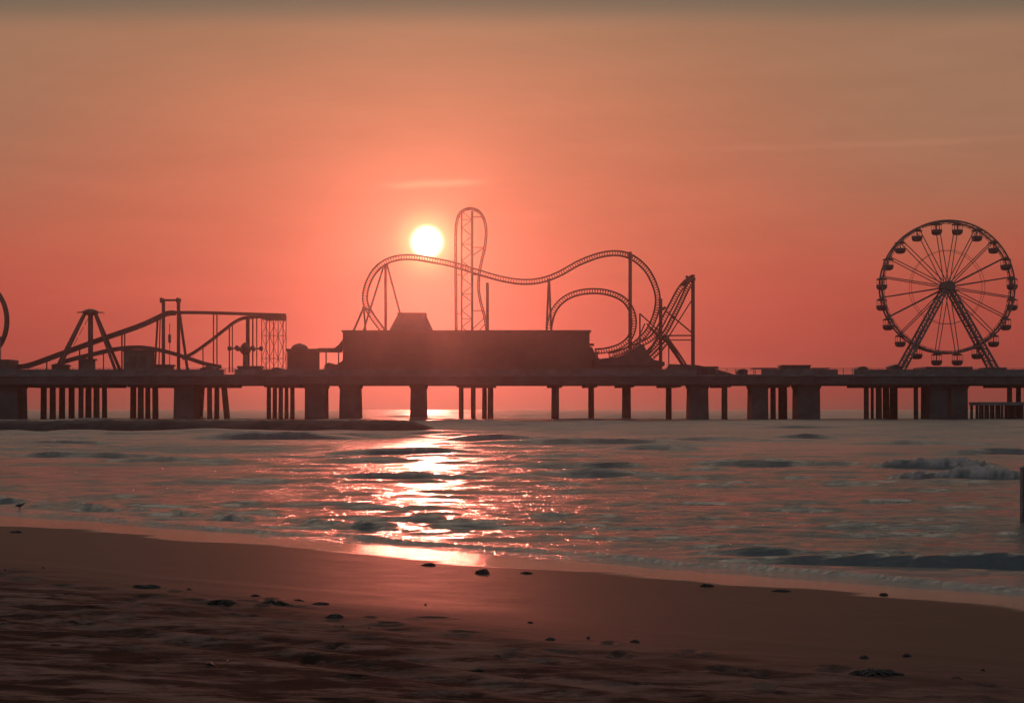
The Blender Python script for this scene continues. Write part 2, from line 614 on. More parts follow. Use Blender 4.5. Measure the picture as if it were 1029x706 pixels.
# ------------------------------------------------------------------ pier
YP = 300.0                      # front face of the pier
DZ = W(0, 376, YP).z            # top of the deck
UZ = W(0, 386, YP).z            # underside of the girders
DEPTH = 27.0
PX0, PX1 = -260, 1300           # pier runs on past both edges of the photo
xl, xr = W(PX0, 0, YP).x, W(PX1, 0, YP).x

pier = thing('pleasure_pier', 'long amusement pier on dark piles carrying all the rides over the sea', 'pier', (0, YP + DEPTH / 2, 0))
d = MB()
d.box((xl, YP - .35, DZ - .38), (xr, YP + DEPTH, DZ))
d.build('deck', M['deck'], pier)
g = MB()
for yy in (YP, YP + 6, YP + 12, YP + 18, YP + 24):
    g.box((xl, yy, UZ), (xr, yy + .6, DZ - .383))
x = xl
while x < xr:
    g.box((x, YP - .12, UZ - .12), (x + .25, YP - .003, DZ - .383))
    x += 3.1
g.build('girder', M['concrete'], pier)
rl = MB()
x = xl
while x < xr:
    rl.box((x, YP - .2, DZ), (x + .12, YP - .08, DZ + 1.15))
    x += 1.8
for z in (.35, .62, .88):
    rl.box((xl, YP - .16, DZ + z), (xr, YP - .11, DZ + z + .05))
rl.box((xl, YP - .22, DZ + 1.15), (xr, YP - .06, DZ + 1.24))
rl.build('railing', M['rail'], pier)
pn = MB()          # solid wind boards behind the rails along most of the front
for a, b_ in ((-260, 225), (236, 700), (765, 842), (858, 1300)):
    pn.box((W(a, 0, YP).x, YP + .02, DZ), (W(b_, 0, YP).x, YP + .1, DZ + 1.0))
pn.build('wind_board', M['rail'], pier)

# piles seen in the photo: left, right pixel; w marks a broad concrete wall pier
PILES = [(-80, -74), (-70, -64), (-58, -52), (-48, -42), (0, 19, 'w'), (22, 27), (41, 47), (50, 56), (59.5, 65.5), (69, 75), (79, 84), (86, 92), (94, 100), (102.5, 107.5),
         (131, 137), (138.5, 144.5), (146, 151), (153, 159), (176, 195, 'w'), (199, 206, 's', -3), (208, 213), (215.5, 220.5), (222, 228, 's', 4),
         (268, 272.5), (274, 278.5), (280, 284.5), (286, 290), (291.5, 296), (307, 327, 'w'), (342, 361, 'w'), (413, 427.5, 'w'), (461, 466), (473, 478),
         (484.5, 489.5), (490, 496), (554, 562), (591, 597), (625, 634), (669, 675), (693, 711, 'w'), (725, 731), (755, 771, 'w'), (774, 779.5), (782, 791),
         (801, 823, 'w'), (868, 873), (875, 878), (880, 886), (887, 893.5), (894, 902), (918, 922.5), (925.5, 930), (933, 938, 's', 4), (934, 951, 'w'), (954.5, 971, 'w'),
         (1012, 1017), (1021, 1026), (1029, 1035), (1040, 1046), (1090, 1096), (1100, 1106), (1112, 1118), (1170, 1190, 'w'), (1240, 1246), (1252, 1258)]
rows = (302.5, 307.5, 304.5, 310.5, 314)
for i, p in enumerate(PILES):
    wide = len(p) > 2 and p[2] == 'w'
    slant = p[3] if len(p) > 3 else 0
    yy = 303.0 if wide else rows[i % 5]
    a, b_ = W(p[0], 0, yy).x, W(p[1], 0, yy).x
    zt = UZ - .002
    m_ = MB()
    if wide:
        t_ = random.uniform(.0, .35)
        m_.prism([(a - t_, -1.8), (b_ + t_, -1.8), (b_, zt - .9), (b_ + .25, zt - .55), (b_ + .25, zt), (a - .25, zt), (a - .25, zt - .55), (a, zt - .9)], yy - 1, yy + 5)
        m_.build('wall_pier', M['concrete'], pier)
    else:
        c, r = (a + b_) / 2, (b_ - a) / 2
        jx = random.uniform(-.06, .06)
        m_.bar((c + slant * .2 + jx, yy, -1.8), (c, yy, zt), r * 1.04, r * .97, 12)
        m_.build('pile', M['pile'], pier, smooth=False)
# cap beams over each cluster of piles
for a, b_ in ((-84, -38), (20, 29), (39, 110), (129, 161), (196, 231), (266, 298), (459, 498), (551, 565), (588, 600), (622, 637), (666, 684), (722, 734), (772, 793), (866, 904), (916, 932), (1009, 1049), (1088, 1120), (1236, 1262)):
    m_ = MB()
    m_.box((W(a, 0, 302).x, 301.2, UZ - .55), (W(b_, 0, 302).x, 315.5, UZ - .003))
    m_.build('cap_beam', M['pile'], pier)

# low landing stage on the right
ls = thing('landing_stage', 'low timber landing stage on short piles under the right end of the pier', 'landing stage', (W(1010, 0, 296).x, 296, 0))
m_ = MB(); m_.box((W(984, 0, 293).x, 292, W(0, 407, 293).z), (W(1120, 0, 293).x, 299.5, W(0, 403.8, 293).z)); m_.build('platform', M['deck'], ls)
for p in (985, 990.5, 996, 1001.5, 1007, 1013, 1020, 1027, 1040, 1060, 1085, 1115):
    for yy in (293, 298.5):
        m_ = MB(); c = W(p, 0, 293).x; m_.bar((c, yy, -1.6), (c, yy, W(0, 407, 293).z - .002), .3, .27, 8); m_.build('pile', M['pile'], ls)

# rock groyne on the left, nearer than the pier
def groyne():
    xs = np.arange(-130, -7.4, .28)
    vs = np.arange(-1.0, 1.001, 1 / 13)
    X, V = np.meshgrid(xs, vs)
    end = np.sqrt(np.clip((-7.6 - X) / 4.0, 0, 1))
    hw = 4.6 * (.35 + .65 * end)
    Y = 160 + V * hw
    prof = np.clip(1.12 - np.abs(V) ** 3 * 1.75, -.6, 1.1)
    rocks = np.abs(fbm(X * .75, Y * .75, 401, 4, .6))
    Z = prof * end + (rocks - .25) * .24 * (.4 + .6 * end) + .08 * fbm(X * .1, Y * 0, 7, 2) - (1 - end) * .5
    Y = Y + .35 * fbm(X * .9, V * 4, 405, 3)
    return grid_mesh('rock_groyne', X, Y, Z, M['rock'])


tag(groyne(), 'low dark rock groyne in the sea before the left half of the pier', 'groyne')

# ------------------------------------------------------------------ Ferris wheel
WY = 312.5
sc_ = WY / F
hub = W(951.5, 288.5, WY)
RAD = 66.3 * sc_
DECKZ = DZ
wheel = thing('ferris_wheel', 'big Ferris wheel with covered gondolas standing on the right end of the pier', 'Ferris wheel', (hub.x, WY, DECKZ))
NG = 20
for dy in (-1.25, 1.25):
    m_ = MB()
    m_.tube([hub + Vector((RAD * math.cos(a), dy, RAD * math.sin(a))) for a in np.linspace(0, 2 * math.pi, 96, endpoint=False)], .19, 6, True)
    m_.tube([hub + Vector((.972 * RAD * math.cos(a), dy, .972 * RAD * math.sin(a))) for a in np.linspace(0, 2 * math.pi, 96, endpoint=False)], .06, 5, True)
    for k in range(60):
        a0, a1 = 2 * math.pi * k / 60, 2 * math.pi * (k + .5) / 60
        m_.bar(hub + Vector((RAD * math.cos(a0), dy, RAD * math.sin(a0))), hub + Vector((.972 * RAD * math.cos(a1), dy, .972 * RAD * math.sin(a1))), .06, n=5)
    m_.build('rim', M['wheel'], wheel)
m_ = MB()
for f_ in (.56,):
    for dy in (-.9, .9):
        pts = [hub + Vector((f_ * RAD * math.cos(a), dy, f_ * RAD * math.sin(a))) for a in np.linspace(0, 2 * math.pi, NG, endpoint=False) + R(9)]
        m_.tube(pts, .045, 5, True)
m_.build('inner_ring', M['wheel'], wheel)
m_ = MB(); m_.bar(hub + Vector((0, -2.6, 0)), hub + Vector((0, 2.6, 0)), .75, n=18)
m_.bar(hub + Vector((0, -1.9, 0)), hub + Vector((0, -1.6, 0)), 1.25, n=18); m_.bar(hub + Vector((0, 1.6, 0)), hub + Vector((0, 1.9, 0)), 1.25, n=18)
m_.build('hub', M['wheel'], wheel)
gond0 = None
for k in range(NG):
    a = R(99) + 2 * math.pi * k / NG
    dr = Vector((math.cos(a), 0, math.sin(a)))
    m_ = MB()
    for dy in (-1.25, 1.25):
        m_.bar(hub + dr * .9 + Vector((0, dy * 1.3, 0)), hub + dr * RAD + Vector((0, dy, 0)), .10, n=6)
    m_.bar(hub + dr * RAD + Vector((0, -1.25, 0)), hub + dr * RAD + Vector((0, 1.25, 0)), .1, n=6)
    m_.build('spoke', M['wheel'], wheel)
    piv = hub + dr * RAD
    if gond0 is None:
        base = Vector((0, 0, 0))
        tub = MB()
        tub.lathe(piv + Vector((0, 0, -2.5)), [(.5, -.25), (.88, -.12), (1.12, .25), (1.18, .75), (1.12, .85), (1.02, .85), (.97, .35)], 14)
        g = tub.build('gondola', M['gondola'], wheel)
        cp = MB()
        cp.lathe(piv + Vector((0, 0, -.25)), [(1.12, -.36), (1.16, -.28), (.75, -.02), (.15, .12)], 14)
        c = cp.build('canopy', M['canopy'], g)
        hp = MB()
        hp.bar(piv + Vector((0, 0, -2.7)), piv + Vector((0, 0, 0)), .12, n=6)
        for sx, sy in ((1, 1), (-1, 1), (1, -1), (-1, -1)):
            hp.bar(piv + Vector((sx * .8, sy * .8, -1.95)), piv + Vector((sx * .8, sy * .8, -.5)), .05, n=5)
        h_ = hp.build('hanger', M['wheel'], g)
        gond0, p0, subs = g, piv, (c, h_)
    else:
        g = copy_part(gond0, wheel, piv - p0)
        for q in subs: copy_part(q, g)
for dy in (-1, 1):
    for px in (901.5, 1002):
        m_ = MB()
        foot = Vector((W(px, 0, WY).x, WY + dy * 1.75, DECKZ))
        top = hub + Vector((.3 if px > 950 else -.3, dy * 1.75, 0))
        sd = (top - foot).normalized().cross(Vector((0, 1, 0))) * .5
        m_.bar(foot + sd, top + sd * .6, .24, .2, 8)
        m_.bar(foot - sd, top - sd * .6, .24, .2, 8)
        n_ = 15
        for k in range(n_):
            p, q = foot.lerp(top, k / n_), foot.lerp(top, (k + 1) / n_)
            s0 = sd if k % 2 else -sd
            m_.bar(p + s0, q - s0, .15, n=5); m_.bar(p - s0, p + s0, .12, n=5)
        m_.box(foot - Vector((1, .5, 0)), foot + Vector((1, .5, .35)))
        m_.build('leg', M['steel_grey'], wheel)
m_ = MB(); m_.box((W(924, 0, WY).x, WY - 5, DECKZ), (W(970, 0, WY).x, WY + 5, DECKZ + 1.75))
m_.box((W(935, 0, WY).x, WY - 6, DECKZ), (W(960, 0, WY).x, WY - 5.003, DECKZ + .9))
m_.build('loading_platform', M['roof'], wheel)

# ------------------------------------------------------------------ roller coaster
CYB = 309.0
coaster = thing('roller_coaster', 'large steel roller coaster with loop, tower and lift hill behind the hall', 'roller coaster', (W(560, 0, 315).x, 315, DZ))


def track(pts, gauge=.95, depth=.95, tie=.55, rr=.13, rs=.2, name='track', mat='steel'):
    """pts: (px, py, Y)"""
    path = resample(catmull([W(*p) for p in pts], 10), .55)
    m_ = MB()
    L, Rr, Sp = [], [], []
    n = len(path)
    for i, p in enumerate(path):
        t = (path[min(i + 1, n - 1)] - path[max(i - 1, 0)]).normalized()
        s = Vector((0, 1, 0)) - t * t.y
        s.normalize()
        u = t.cross(s)
        L.append(p + s * gauge / 2 + u * depth / 2); Rr.append(p - s * gauge / 2 + u * depth / 2); Sp.append(p - u * depth / 2)
    m_.tube(L, rr, 6); m_.tube(Rr, rr, 6); m_.tube(Sp, rs, 6)
    k = max(1, round(tie / .55))
    for i in range(0, n, k):
        m_.bar(L[i], Sp[i], .075, n=5); m_.bar(Rr[i], Sp[i], .075, n=5); m_.bar(L[i], Rr[i], .07, n=5)
    return m_.build(name, M[mat], coaster)


# first drop curl, long hill, big turn
track([(391, 340, 313), (383, 330, 313), (373, 316, 312.5), (367, 303, 312), (368.5, 288, 312), (376, 273, 312), (387, 263.5, 312), (400, 259, 312.5), (415, 258.5, 313), (432, 261, 313),
       (455, 265.5, 313.5), (478, 272.5, 314), (502, 279.5, 314), (524, 283, 314), (544, 281.5, 314), (562, 275, 314), (582, 264, 314), (604, 256, 314), (622, 254.5, 314),
       (636, 259, 314.5), (649, 270, 315), (657, 284, 315.5), (661, 299, 316), (659, 315, 317), (652, 331, 318), (641, 343, 319), (628, 352, 320), (612, 357, 320.5)])
# inner loop
track([(551, 340, 310), (552.5, 325, 310), (557, 311, 310), (566, 301, 310), (578, 295, 310), (592, 292.5, 310), (606, 293, 310.3), (619, 296.5, 310.6), (629, 303, 311), (635.5, 314, 311.5), (637, 327, 312),
       (633, 339, 312.5), (624, 347, 313), (611, 351.5, 313.5), (598, 353, 314)])
# second strand right of the loop
track([(690, 283, 312), (683, 291, 312), (676, 304, 312), (669, 317, 312.3), (662, 330, 312.6), (654, 340, 313), (643, 346, 313), (631, 351, 313), (617, 356, 313)])
track([(697, 279, 318), (691, 289, 318), (684, 304, 317.5), (676, 320, 317), (669, 333, 316.5), (659, 346, 316), (648, 357, 315.5), (640, 364, 315.5)], depth=.8)
track([(671, 342, 311), (664, 350, 311), (655, 359, 311), (645, 367, 311)], depth=.8)
track([(668, 338, 317), (675, 348, 317), (682, 358, 317), (689, 369, 317)], depth=.8)
# vertical tower track and its lattice
track([(458.5, 340, 316), (458.2, 300, 316), (458, 260, 316), (458, 236, 316), (459.2, 222, 316), (463, 213.5, 316), (470, 210, 316), (477, 210.5, 316), (483.5, 215, 316), (487.5, 224, 316), (488.5, 235, 316),
       (487, 249, 316), (484, 262, 316), (481.5, 276, 316), (481, 290, 316), (483, 303, 316), (486.5, 316, 316), (488.5, 327, 316), (490, 340, 316)], gauge=1.0, depth=.34, tie=2.2, rr=.13, rs=.13)
lt = MB()
for y_ in (314.8, 317.2):
    for p, r in ((464, .17), (474.5, .26)):
        lt.bar(W(p, 372, y_), W(p, 212, y_), r, n=8)
zz = [370 - 8.3 * k for k in range(20)]
for k, y in enumerate(zz[:-1]):
    a_, b_ = (464, 474.5) if k % 2 else (474.5, 464)
    for y_ in (314.8, 317.2):
        lt.bar(W(a_, y, y_), W(b_, y - 8.3, y_), .085, n=5)
    if k % 3 == 0:
        for y_ in (314.8, 317.2): lt.bar(W(464, y, y_), W(474.5, y, y_), .08, n=5)
        for p in (464, 474.5): lt.bar(W(p, y, 314.8), W(p, y, 317.2), .06, n=5)
for y in (218, 248.5, 276, 312):
    xr_ = {218: 484, 248.5: 486.5, 276: 481, 312: 485}[y]
    lt.bar(W(474.5, y, 316), W(xr_, y, 316), .09, n=5)
for y in (218, 276, 315, 340):
    lt.bar(W(459, y, 316), W(464, y, 316), .08, n=5)
for a_, b_ in (((474.5, 257), (486, 249)), ((474.5, 331), (487, 319)), ((474.5, 340), (487, 326))):
    lt.bar(W(*a_, 316), W(*b_, 316), .1, n=5)
lt.build('lattice_tower', M['steel'], coaster)


def support(segs, mat='steel', name='support'):
    m_ = MB()
    for a_, b_, r in segs:
        m_.bar(W(*a_), W(*b_), r, n=8)
    return m_.build(name, M[mat], coaster)


support([((387.5, 265, 312.5), (387.5, 372, 312.5), .3), ((386, 266, 311), (366, 330, 308), .2), ((366, 330, 308), (352, 372, 306), .2), ((389, 266, 313), (402, 315, 318), .2), ((402, 315, 318), (417, 372, 321), .2)])
support([((365.5, 309, 310), (355, 333, 308), .22), ((365.5, 309, 310), (367.5, 333, 311), .22), ((367.5, 333, 311), (368.5, 372, 311), .22), ((355, 333, 308), (343, 368, 307), .22), ((365, 309, 310), (371, 311, 312), .25)])
support([((489.8, 284, 313.5), (490, 372, 313.5), .34)])
support([((551.5, 280, 313.5), (547.5, 372, 309), .24), ((551.8, 280, 313.5), (555.5, 372, 318), .24), ((549.8, 315, 311.7), (553, 315, 315), .12)])
support([((633.2, 253, 313), (633.2, 374, 313), .4)])
support([((663.8, 300, 314), (663.8, 374, 314), .38), ((655, 330, 312), (663.8, 338, 314), .15), ((643, 315, 311), (643, 374, 311), .18), ((643, 315, 311), (663.8, 334, 314), .14), ((672, 338, 314), (672, 374, 314), .14)])
support([((696.3, 276, 316), (696.3, 374, 316), .42), ((663.8, 337, 314), (696.3, 337, 316), .16), ((663.8, 341.5, 314), (696.3, 341.5, 316), .12), ((696, 300, 316), (672, 338, 315), .13), ((670, 313, 315), (695, 334, 316), .16),
         ((664, 334, 314), (640, 373, 309), .3), ((668, 337, 315), (690, 373, 320), .38), ((690, 278, 312), (696.3, 282, 316), .3), ((668, 309, 312), (663.8, 312, 314), .3),
         ((650, 325, 312), (663, 341, 314), .16), ((640, 343, 314), (648, 325, 315), .14)])
m_ = MB(); a_ = W(668, 339, 314.5); m_.lathe(a_ + Vector((0, 0, -.5)), [(.4, 0), (.8, .2), (.8, .8), (.4, 1)], 10); m_.build('joint_node', M['steel'], coaster)
m_ = MB(); m_.prism([(W(p, q, 312).x, W(p, q, 312).z) for p, q in ((686, 285), (693, 285), (697.5, 277), (696, 275.5), (691, 278))], 312.2, 318.2); m_.build('crest_platform', M['steel'], coaster)

# coaster station: low stepped shed and the entrance dome under the loop
def building(name, label, cat, parts, loc, group=None):
    t = thing(name, label, cat, loc, group)
    for nm, mb, mat in parts: mb.build(nm, M[mat], t)
    return t


def pxbox(x0, x1, y0, y1, Y0, Y1):
    """box whose front face covers the pixels, standing Y0..Y1"""
    return MB().box((W(x0, 0, Y0).x, Y0, W(0, y1, Y0).z), (W(x1, 0, Y0).x, Y1, W(0, y0, Y0).z))


def pxprism(pts, Y0, Y1):
    return MB().prism([(W(p, q, Y0).x, W(p, q, Y0).z) for p, q in pts], Y0, Y1)


DK = 376
building('coaster_station', 'low stepped station shed under the inner coaster loop', 'station',
         [('wall', pxprism([(597, DK), (668, DK), (664, 367), (640, 364), (598, 366)], 303.5, 309), 'wall'),
          ('roof', pxprism([(596, 367), (668, 367.5), (668, 363.5), (656, 361), (650, 353), (647, 346), (643, 345.5), (638, 350), (630, 354.5), (620, 358.5), (606, 360), (598, 361)], 303.2, 309.5), 'roof'),
          ('post', pxbox(599, 601, 353, 363.5, 304, 304.4), 'steel_grey'), ('post', pxbox(643, 645, 347, 358, 304, 304.4), 'steel_grey')],
         (W(632, 0, 306).x, 306, DZ))
st = MB(); st.prism([(W(p, q, 308).x, W(p, q, 308).z) for p, q in [(590, 372), (604, 372), (602, 360), (598, 356), (595, 349), (590, 347)]], 307.5, 311)
o = building('stair_tower', 'small stepped stair block against the right end of the hall', 'stair block', [('flight', st, 'roof')], (W(596, 0, 309).x, 309, DZ))
m_ = pxbox(591, 597, 345, 347, 307.6, 310.5); m_.build('landing', M['roof'], o)
building('flat_canopy', 'thin flat canopy with a sloping side roof right of the lift hill', 'canopy',
         [('roof', pxprism([(694, 369.6), (722, 369.6), (722, 368), (694, 368)], 303, 307), 'roof'), ('side_roof', pxprism([(668, 376), (738, 376), (716, 369.7), (700, 366.5), (672, 365.5)], 307.1, 311), 'roof'),
          ('post', pxbox(720, 721, 369.7, 376, 303.5, 303.7), 'steel_grey'), ('post', pxbox(697, 698, 369.7, 376, 303.5, 303.7), 'steel_grey')], (W(706, 0, 307).x, 307, DZ))

# ------------------------------------------------------------------ main hall
HY = 301.2
hall = thing('amusement_hall', 'long flat-roofed hall with a trapezoid roof turret in the middle of the pier', 'building', (W(468, 0, HY).x, HY + 8, DZ))
m_ = MB()
x0, x1 = W(344.5, 0, HY).x, W(592.5, 0, HY).x
zt = W(0, 333.5, HY).z
m_.box((x0, HY, DZ), (x1, HY + 8.5, zt))
x = x0 + .3
while x < x1 - .5:            # batten siding
    m_.box((x, HY - .06, DZ + .9), (x + .14, HY - .002, zt - .4)); x += 1.15
m_.build('wall', M['wall'], hall)
m_ = MB(); m_.box((x0 - .25, HY - .3, zt + .002), (x1 + .3, HY + 8.8, W(0, 331.6, HY).z)); m_.build('parapet', M['roof'], hall)
m_ = MB()
for p, q in [((391.5, 331.4), 0)]:
    pass
zb, zt2 = W(0, 331.5, HY).z, W(0, 314.5, HY).z
tx = [W(p, 0, HY + 2).x for p in (391.5, 434.5, 427, 400)]
yb = (HY + 1, HY + 8.2)
vs = [(tx[0], yb[0], zb), (tx[1], yb[0], zb), (tx[1], yb[1], zb), (tx[0], yb[1], zb), (tx[3], yb[0] + 1.2, zt2), (tx[2], yb[0] + 1.2, zt2), (tx[2], yb[1] - 1.2, zt2), (tx[3], yb[1] - 1.2, zt2)]
m_.add(vs, [(0, 3, 2, 1), (4, 5, 6, 7), (0, 1, 5, 4), (1, 2, 6, 5), (2, 3, 7, 6), (3, 0, 4, 7)])
t2 = m_.build('turret_roof', M['roof'], hall)
m_ = MB(); m_.box((tx[3] - .2, yb[0] + 1.0, zt2 + .002), (tx[2] + .2, yb[1] - 1, zt2 + .22)); m_.build('cap', M['roof'], t2)
# dome hut and canopy left of the hall
pav = thing('domed_kiosk', 'dark kiosk with a small domed roof beside the left end of the hall', 'kiosk', (W(303, 0, 304).x, 304, DZ))
pxbox(288.5, 318, 352.6, DK, 303, 308).build('wall', M['wall'], pav)
pxbox(287, 319, 350.2, 352.55, 302.6, 308.4).build('roof', M['roof'], pav)
m_ = MB(); m_.lathe(Vector((W(301, 0, 305.5).x, 305.5, W(0, 350.1, 303).z)), [(1.7, 0), (1.75, .25), (1.5, .6), (1.0, .9), (.45, 1.08), (.12, 1.2)], 18)
m_.build('dome', M['roof'], pav, smooth=False)
m_ = pxprism([(319.1, 353.3), (341, 353.3), (344, 346), (344, 341), (340.5, 346), (336, 349.5), (319.1, 349.5)], 303.2, 307.5); m_.build('awning', M['canopy'], pav)
for p in (318.5, 327, 339.5):
    pxbox(p, p + 1.2, 353.4, DK, 303.6, 303.9).build('post', M['steel_grey'], pav)
pxprism([(326, DK), (345, DK), (345, 362), (338, 366), (330, 364), (326, 367)], 304, 306).build('counter', M['wall'], pav)

# ------------------------------------------------------------------ left rides
# ring ride at the frame edge
rc = W(-37, 322, 309)
ring = thing('ring_ride', 'tall thin ring ride cut off by the left edge', 'ring ride', (rc.x, 309, DZ))
rad = 44 * 309 / F
for dy in (-.7, .7):
    m_ = MB(); m_.tube([rc + Vector((rad * math.cos(a), dy, rad * 1.04 * math.sin(a))) for a in np.linspace(0, 2 * math.pi, 72, endpoint=False)], .3, 8, True); m_.build('ring', M['steel'], ring)
m_ = MB()
for k in range(48):
    a = 2 * math.pi * k / 48
    p = rc + Vector((rad * math.cos(a), 0, rad * 1.04 * math.sin(a))); m_.bar(p - Vector((0, .7, 0)), p + Vector((0, .7, 0)), .12, n=5)
m_.build('crosstie', M['steel'], ring)
pxbox(-62, 9, 361, DK, 306, 312).build('base', M['roof'], ring)
for s_x in (-14, 14):
    m_ = MB(); m_.bar(W(-37 + s_x * 2.6, 374, 306.5), W(-37 + s_x * 2.6, 338, 308), .3, n=8); m_.build('support', M['steel_grey'], ring)

# A-frame tower ride
af = thing('tower_ride', 'four-legged frame ride with a flat spiked cap near the left end', 'tower ride', (W(91, 0, 309).x, 309, DZ))
for px, yy, pt in ((58, 305, 86), (55, 312, 85), (119, 305, 95), (124, 312, 96)):
    m_ = MB(); m_.bar(W(px - 1.5, 376, yy), W(pt, 314, 308.5), .34, .3, 8); m_.build('leg', M['steel'], af)
m_ = MB(); m_.bar(W(91, 376, 309), W(91, 312, 309), .52, n=10); m_.build('mast', M['steel'], af)
m_ = MB(); c = W(91, 314, 309)
m_.lathe(c + Vector((0, 0, -.2)), [(1.2, -.3), (1.6, 0), (1.6, .5), (.9, .85), (.4, .95)], 16)
for k in range(14):
    a = 2 * math.pi * k / 14; dr = Vector((math.cos(a), math.sin(a), 0))
    m_.bar(c + dr * 1.2 + Vector((0, 0, .15)), c + dr * 2.9 + Vector((0, 0, -.05 + .12 * (-1) ** k)), .08, .04, 5)
m_.build('cap', M['steel'], af)
m_ = MB()
for k in range(5):
    m_.bar(W(63 + 5.6 * k, 366 - 10.5 * k + (2), 306.5), W(63 + 5.6 * k + 4, 366 - 10.5 * k - 6, 311), .07, n=5)
m_.build('brace', M['steel'], af)

# log flume with lift hill, tower, drop and scaffold
fl = thing('flume_ride', 'long flume ride with sloping lift, twin-post tower and scaffold on the left half', 'flume ride', (W(160, 0, 313).x, 313, DZ))


def trough(pts, name, h=.55, w=1.3, mat='steel'):
    path = catmull([W(*p) for p in pts], 8)
    m_ = MB()
    n = len(path)
    for (dy0, dy1, z0, z1) in ((-w / 2, w / 2, -h / 2, -h / 2 + .15), (-w / 2 - .12, -w / 2, -h / 2, h / 2), (w / 2, w / 2 + .12, -h / 2, h / 2)):
        vs, fs = [], []
        for i, p in enumerate(path):
            vs += [p + Vector((0, dy0, z0)), p + Vector((0, dy1, z0)), p + Vector((0, dy1, z1)), p + Vector((0, dy0, z1))]
            if i < n - 1:
                o = i * 4
                fs += [(o + a, o + (a + 1) % 4, o + 4 + (a + 1) % 4, o + 4 + a) for a in range(4)]
        fs += [(3, 2, 1, 0), tuple((n - 1) * 4 + a for a in range(4))]
        m_.add(vs, fs)
    return m_.build(name, M[mat], fl)


trough([(14, 368.5, 312), (29, 367, 312), (60, 356, 312), (100, 341.5, 312), (140, 327.5, 312), (161, 318, 312), (168, 315, 312), (176, 314.2, 312)], 'lift_hill', 1.0)
trough([(176, 314, 312), (200, 314, 312), (230, 314.8, 312), (262, 315.8, 312), (287, 316.5, 312)], 'top_channel', .6)
trough([(184, 360, 315), (196, 353.5, 315), (212, 342, 315), (226, 331, 315), (236, 323.5, 315), (245, 319.6, 315), (256, 318.4, 315), (264, 318.2, 315), (287, 318.2, 315)], 'drop_channel', .6)
trough([(62, 364, 308), (76, 360, 308), (95, 355.5, 308), (115, 351, 308), (135, 349, 308), (152, 350, 308), (172, 354.5, 308), (190, 360, 308), (205, 365, 308), (222, 368.5, 308)], 'splash_channel', .8)
for xa, xb in ((163, 164.2), (178.2, 178.8)):
    m_ = MB()
    for yy in (310.5, 313.5):
        m_.bar(W(xb + (0 if xa < 170 else .6), 300.5, yy), W(xb + (0 if xa < 170 else .6), 376, yy), .36, n=8)
    m_.bar(W(xb, 303, 310.5), W(xb, 303, 313.5), .15, n=6); m_.bar(W(xb, 330, 310.5), W(xb, 330, 313.5), .15, n=6)
    m_.build('tower_post', M['steel'], fl)
m_ = MB(); m_.bar(W(161, 301.5, 312), W(182, 301.5, 312), .22, n=6); m_.box(W(160.5, 304, 311), W(165, 299.8, 313)); m_.box(W(177, 304, 311), W(181.5, 299.8, 313)); m_.build('tower_head', M['steel'], fl)
m_ = MB(); m_.box(W(169, 344, 312), W(172, 336, 313)); m_.bar(W(170.5, 376, 312.5), W(170.5, 325, 312.5), .08, n=5); m_.build('counterweight', M['steel_grey'], fl)
for a_, b_, r in (((158.5, 319), (155.5, 372), .22), ((161, 320), (159.5, 372), .12), ((180.5, 315), (188.5, 372), .3), ((122.5, 334.5), (122.5, 374), .16), ((125.3, 334), (125.3, 374), .14),
                  ((214.5, 315), (214.5, 374), .13), ((218, 315), (218, 374), .13), ((230.5, 327), (230.5, 374), .14), ((233.5, 326), (233.5, 374), .12), ((204, 349), (204, 374), .12),
                  ((80, 349), (80, 374), .14), ((47, 361), (47, 374), .14), ((104, 353.5), (104, 374), .12), ((249, 318), (249, 374), .42), ((254, 318), (254, 374), .16), ((258, 318), (258, 374), .12)):
    m_ = MB(); m_.bar(W(*a_, 313), W(*b_, 313), r, n=7); m_.build('support', M['steel'], fl)
m_ = MB()
for px in (263, 267.5, 271, 275, 279.5, 284.5, 287.5):
    for yy in (310.5, 316.5): m_.bar(W(px, 317, yy), W(px, 376, yy), .085, n=5)
for py in (337, 360):
    for yy in (310.5, 316.5): m_.bar(W(263, py, yy), W(287.5, py, yy), .07, n=5)
    for px in (263, 275, 287.5): m_.bar(W(px, py, 310.5), W(px, py, 316.5), .07, n=5)
for xa, xb in ((263, 271), (271, 279.5), (279.5, 287.5)):
    for ya, yb2 in ((318, 337), (337, 360), (360, 375)):
        m_.bar(W(xa, ya, 310.5), W(xb, yb2, 310.5), .055, n=5); m_.bar(W(xa, yb2, 316.5), W(xb, ya, 316.5), .055, n=5)
m_.build('scaffold', M['steel'], fl)
m_ = MB(); m_.box(W(263, 320.3, 310), W(288, 317.2, 317)); m_.build('top_platform', M['steel'], fl)

# spinner ride
spn = thing('spinner_ride', 'small spinning ride with pods on short arms beside the scaffold', 'spinner ride', (W(246, 0, 307).x, 307, DZ))
c = W(246.5, 350, 307)
m_ = MB(); m_.bar(Vector((c.x, 307, DZ)), c + Vector((0, 0, .9)), .55, .45, 10); m_.build('mast', M['steel_grey'], spn)
m_ = MB(); m_.lathe(c + Vector((0, 0, -.7)), [(.5, -.6), (1.1, 0), (1.2, .8), (.8, 1.4), (.35, 1.9)], 12); m_.build('hub', M['roof'], spn)
for k in range(6):
    a = R(8) + k * math.pi / 3; dr = Vector((math.cos(a), math.sin(a), 0))
    m_ = MB(); m_.bar(c + dr * .9, c + dr * 3.2, .17, n=6); ar = m_.build('arm', M['steel_grey'], spn)
    m_ = MB(); m_.lathe(c + dr * 3.2 + Vector((0, 0, -.7)), [(.22, .25), (.42, .4), (.44, .95), (.22, 1.2)], 10); m_.build('pod', M['gondola'], ar)

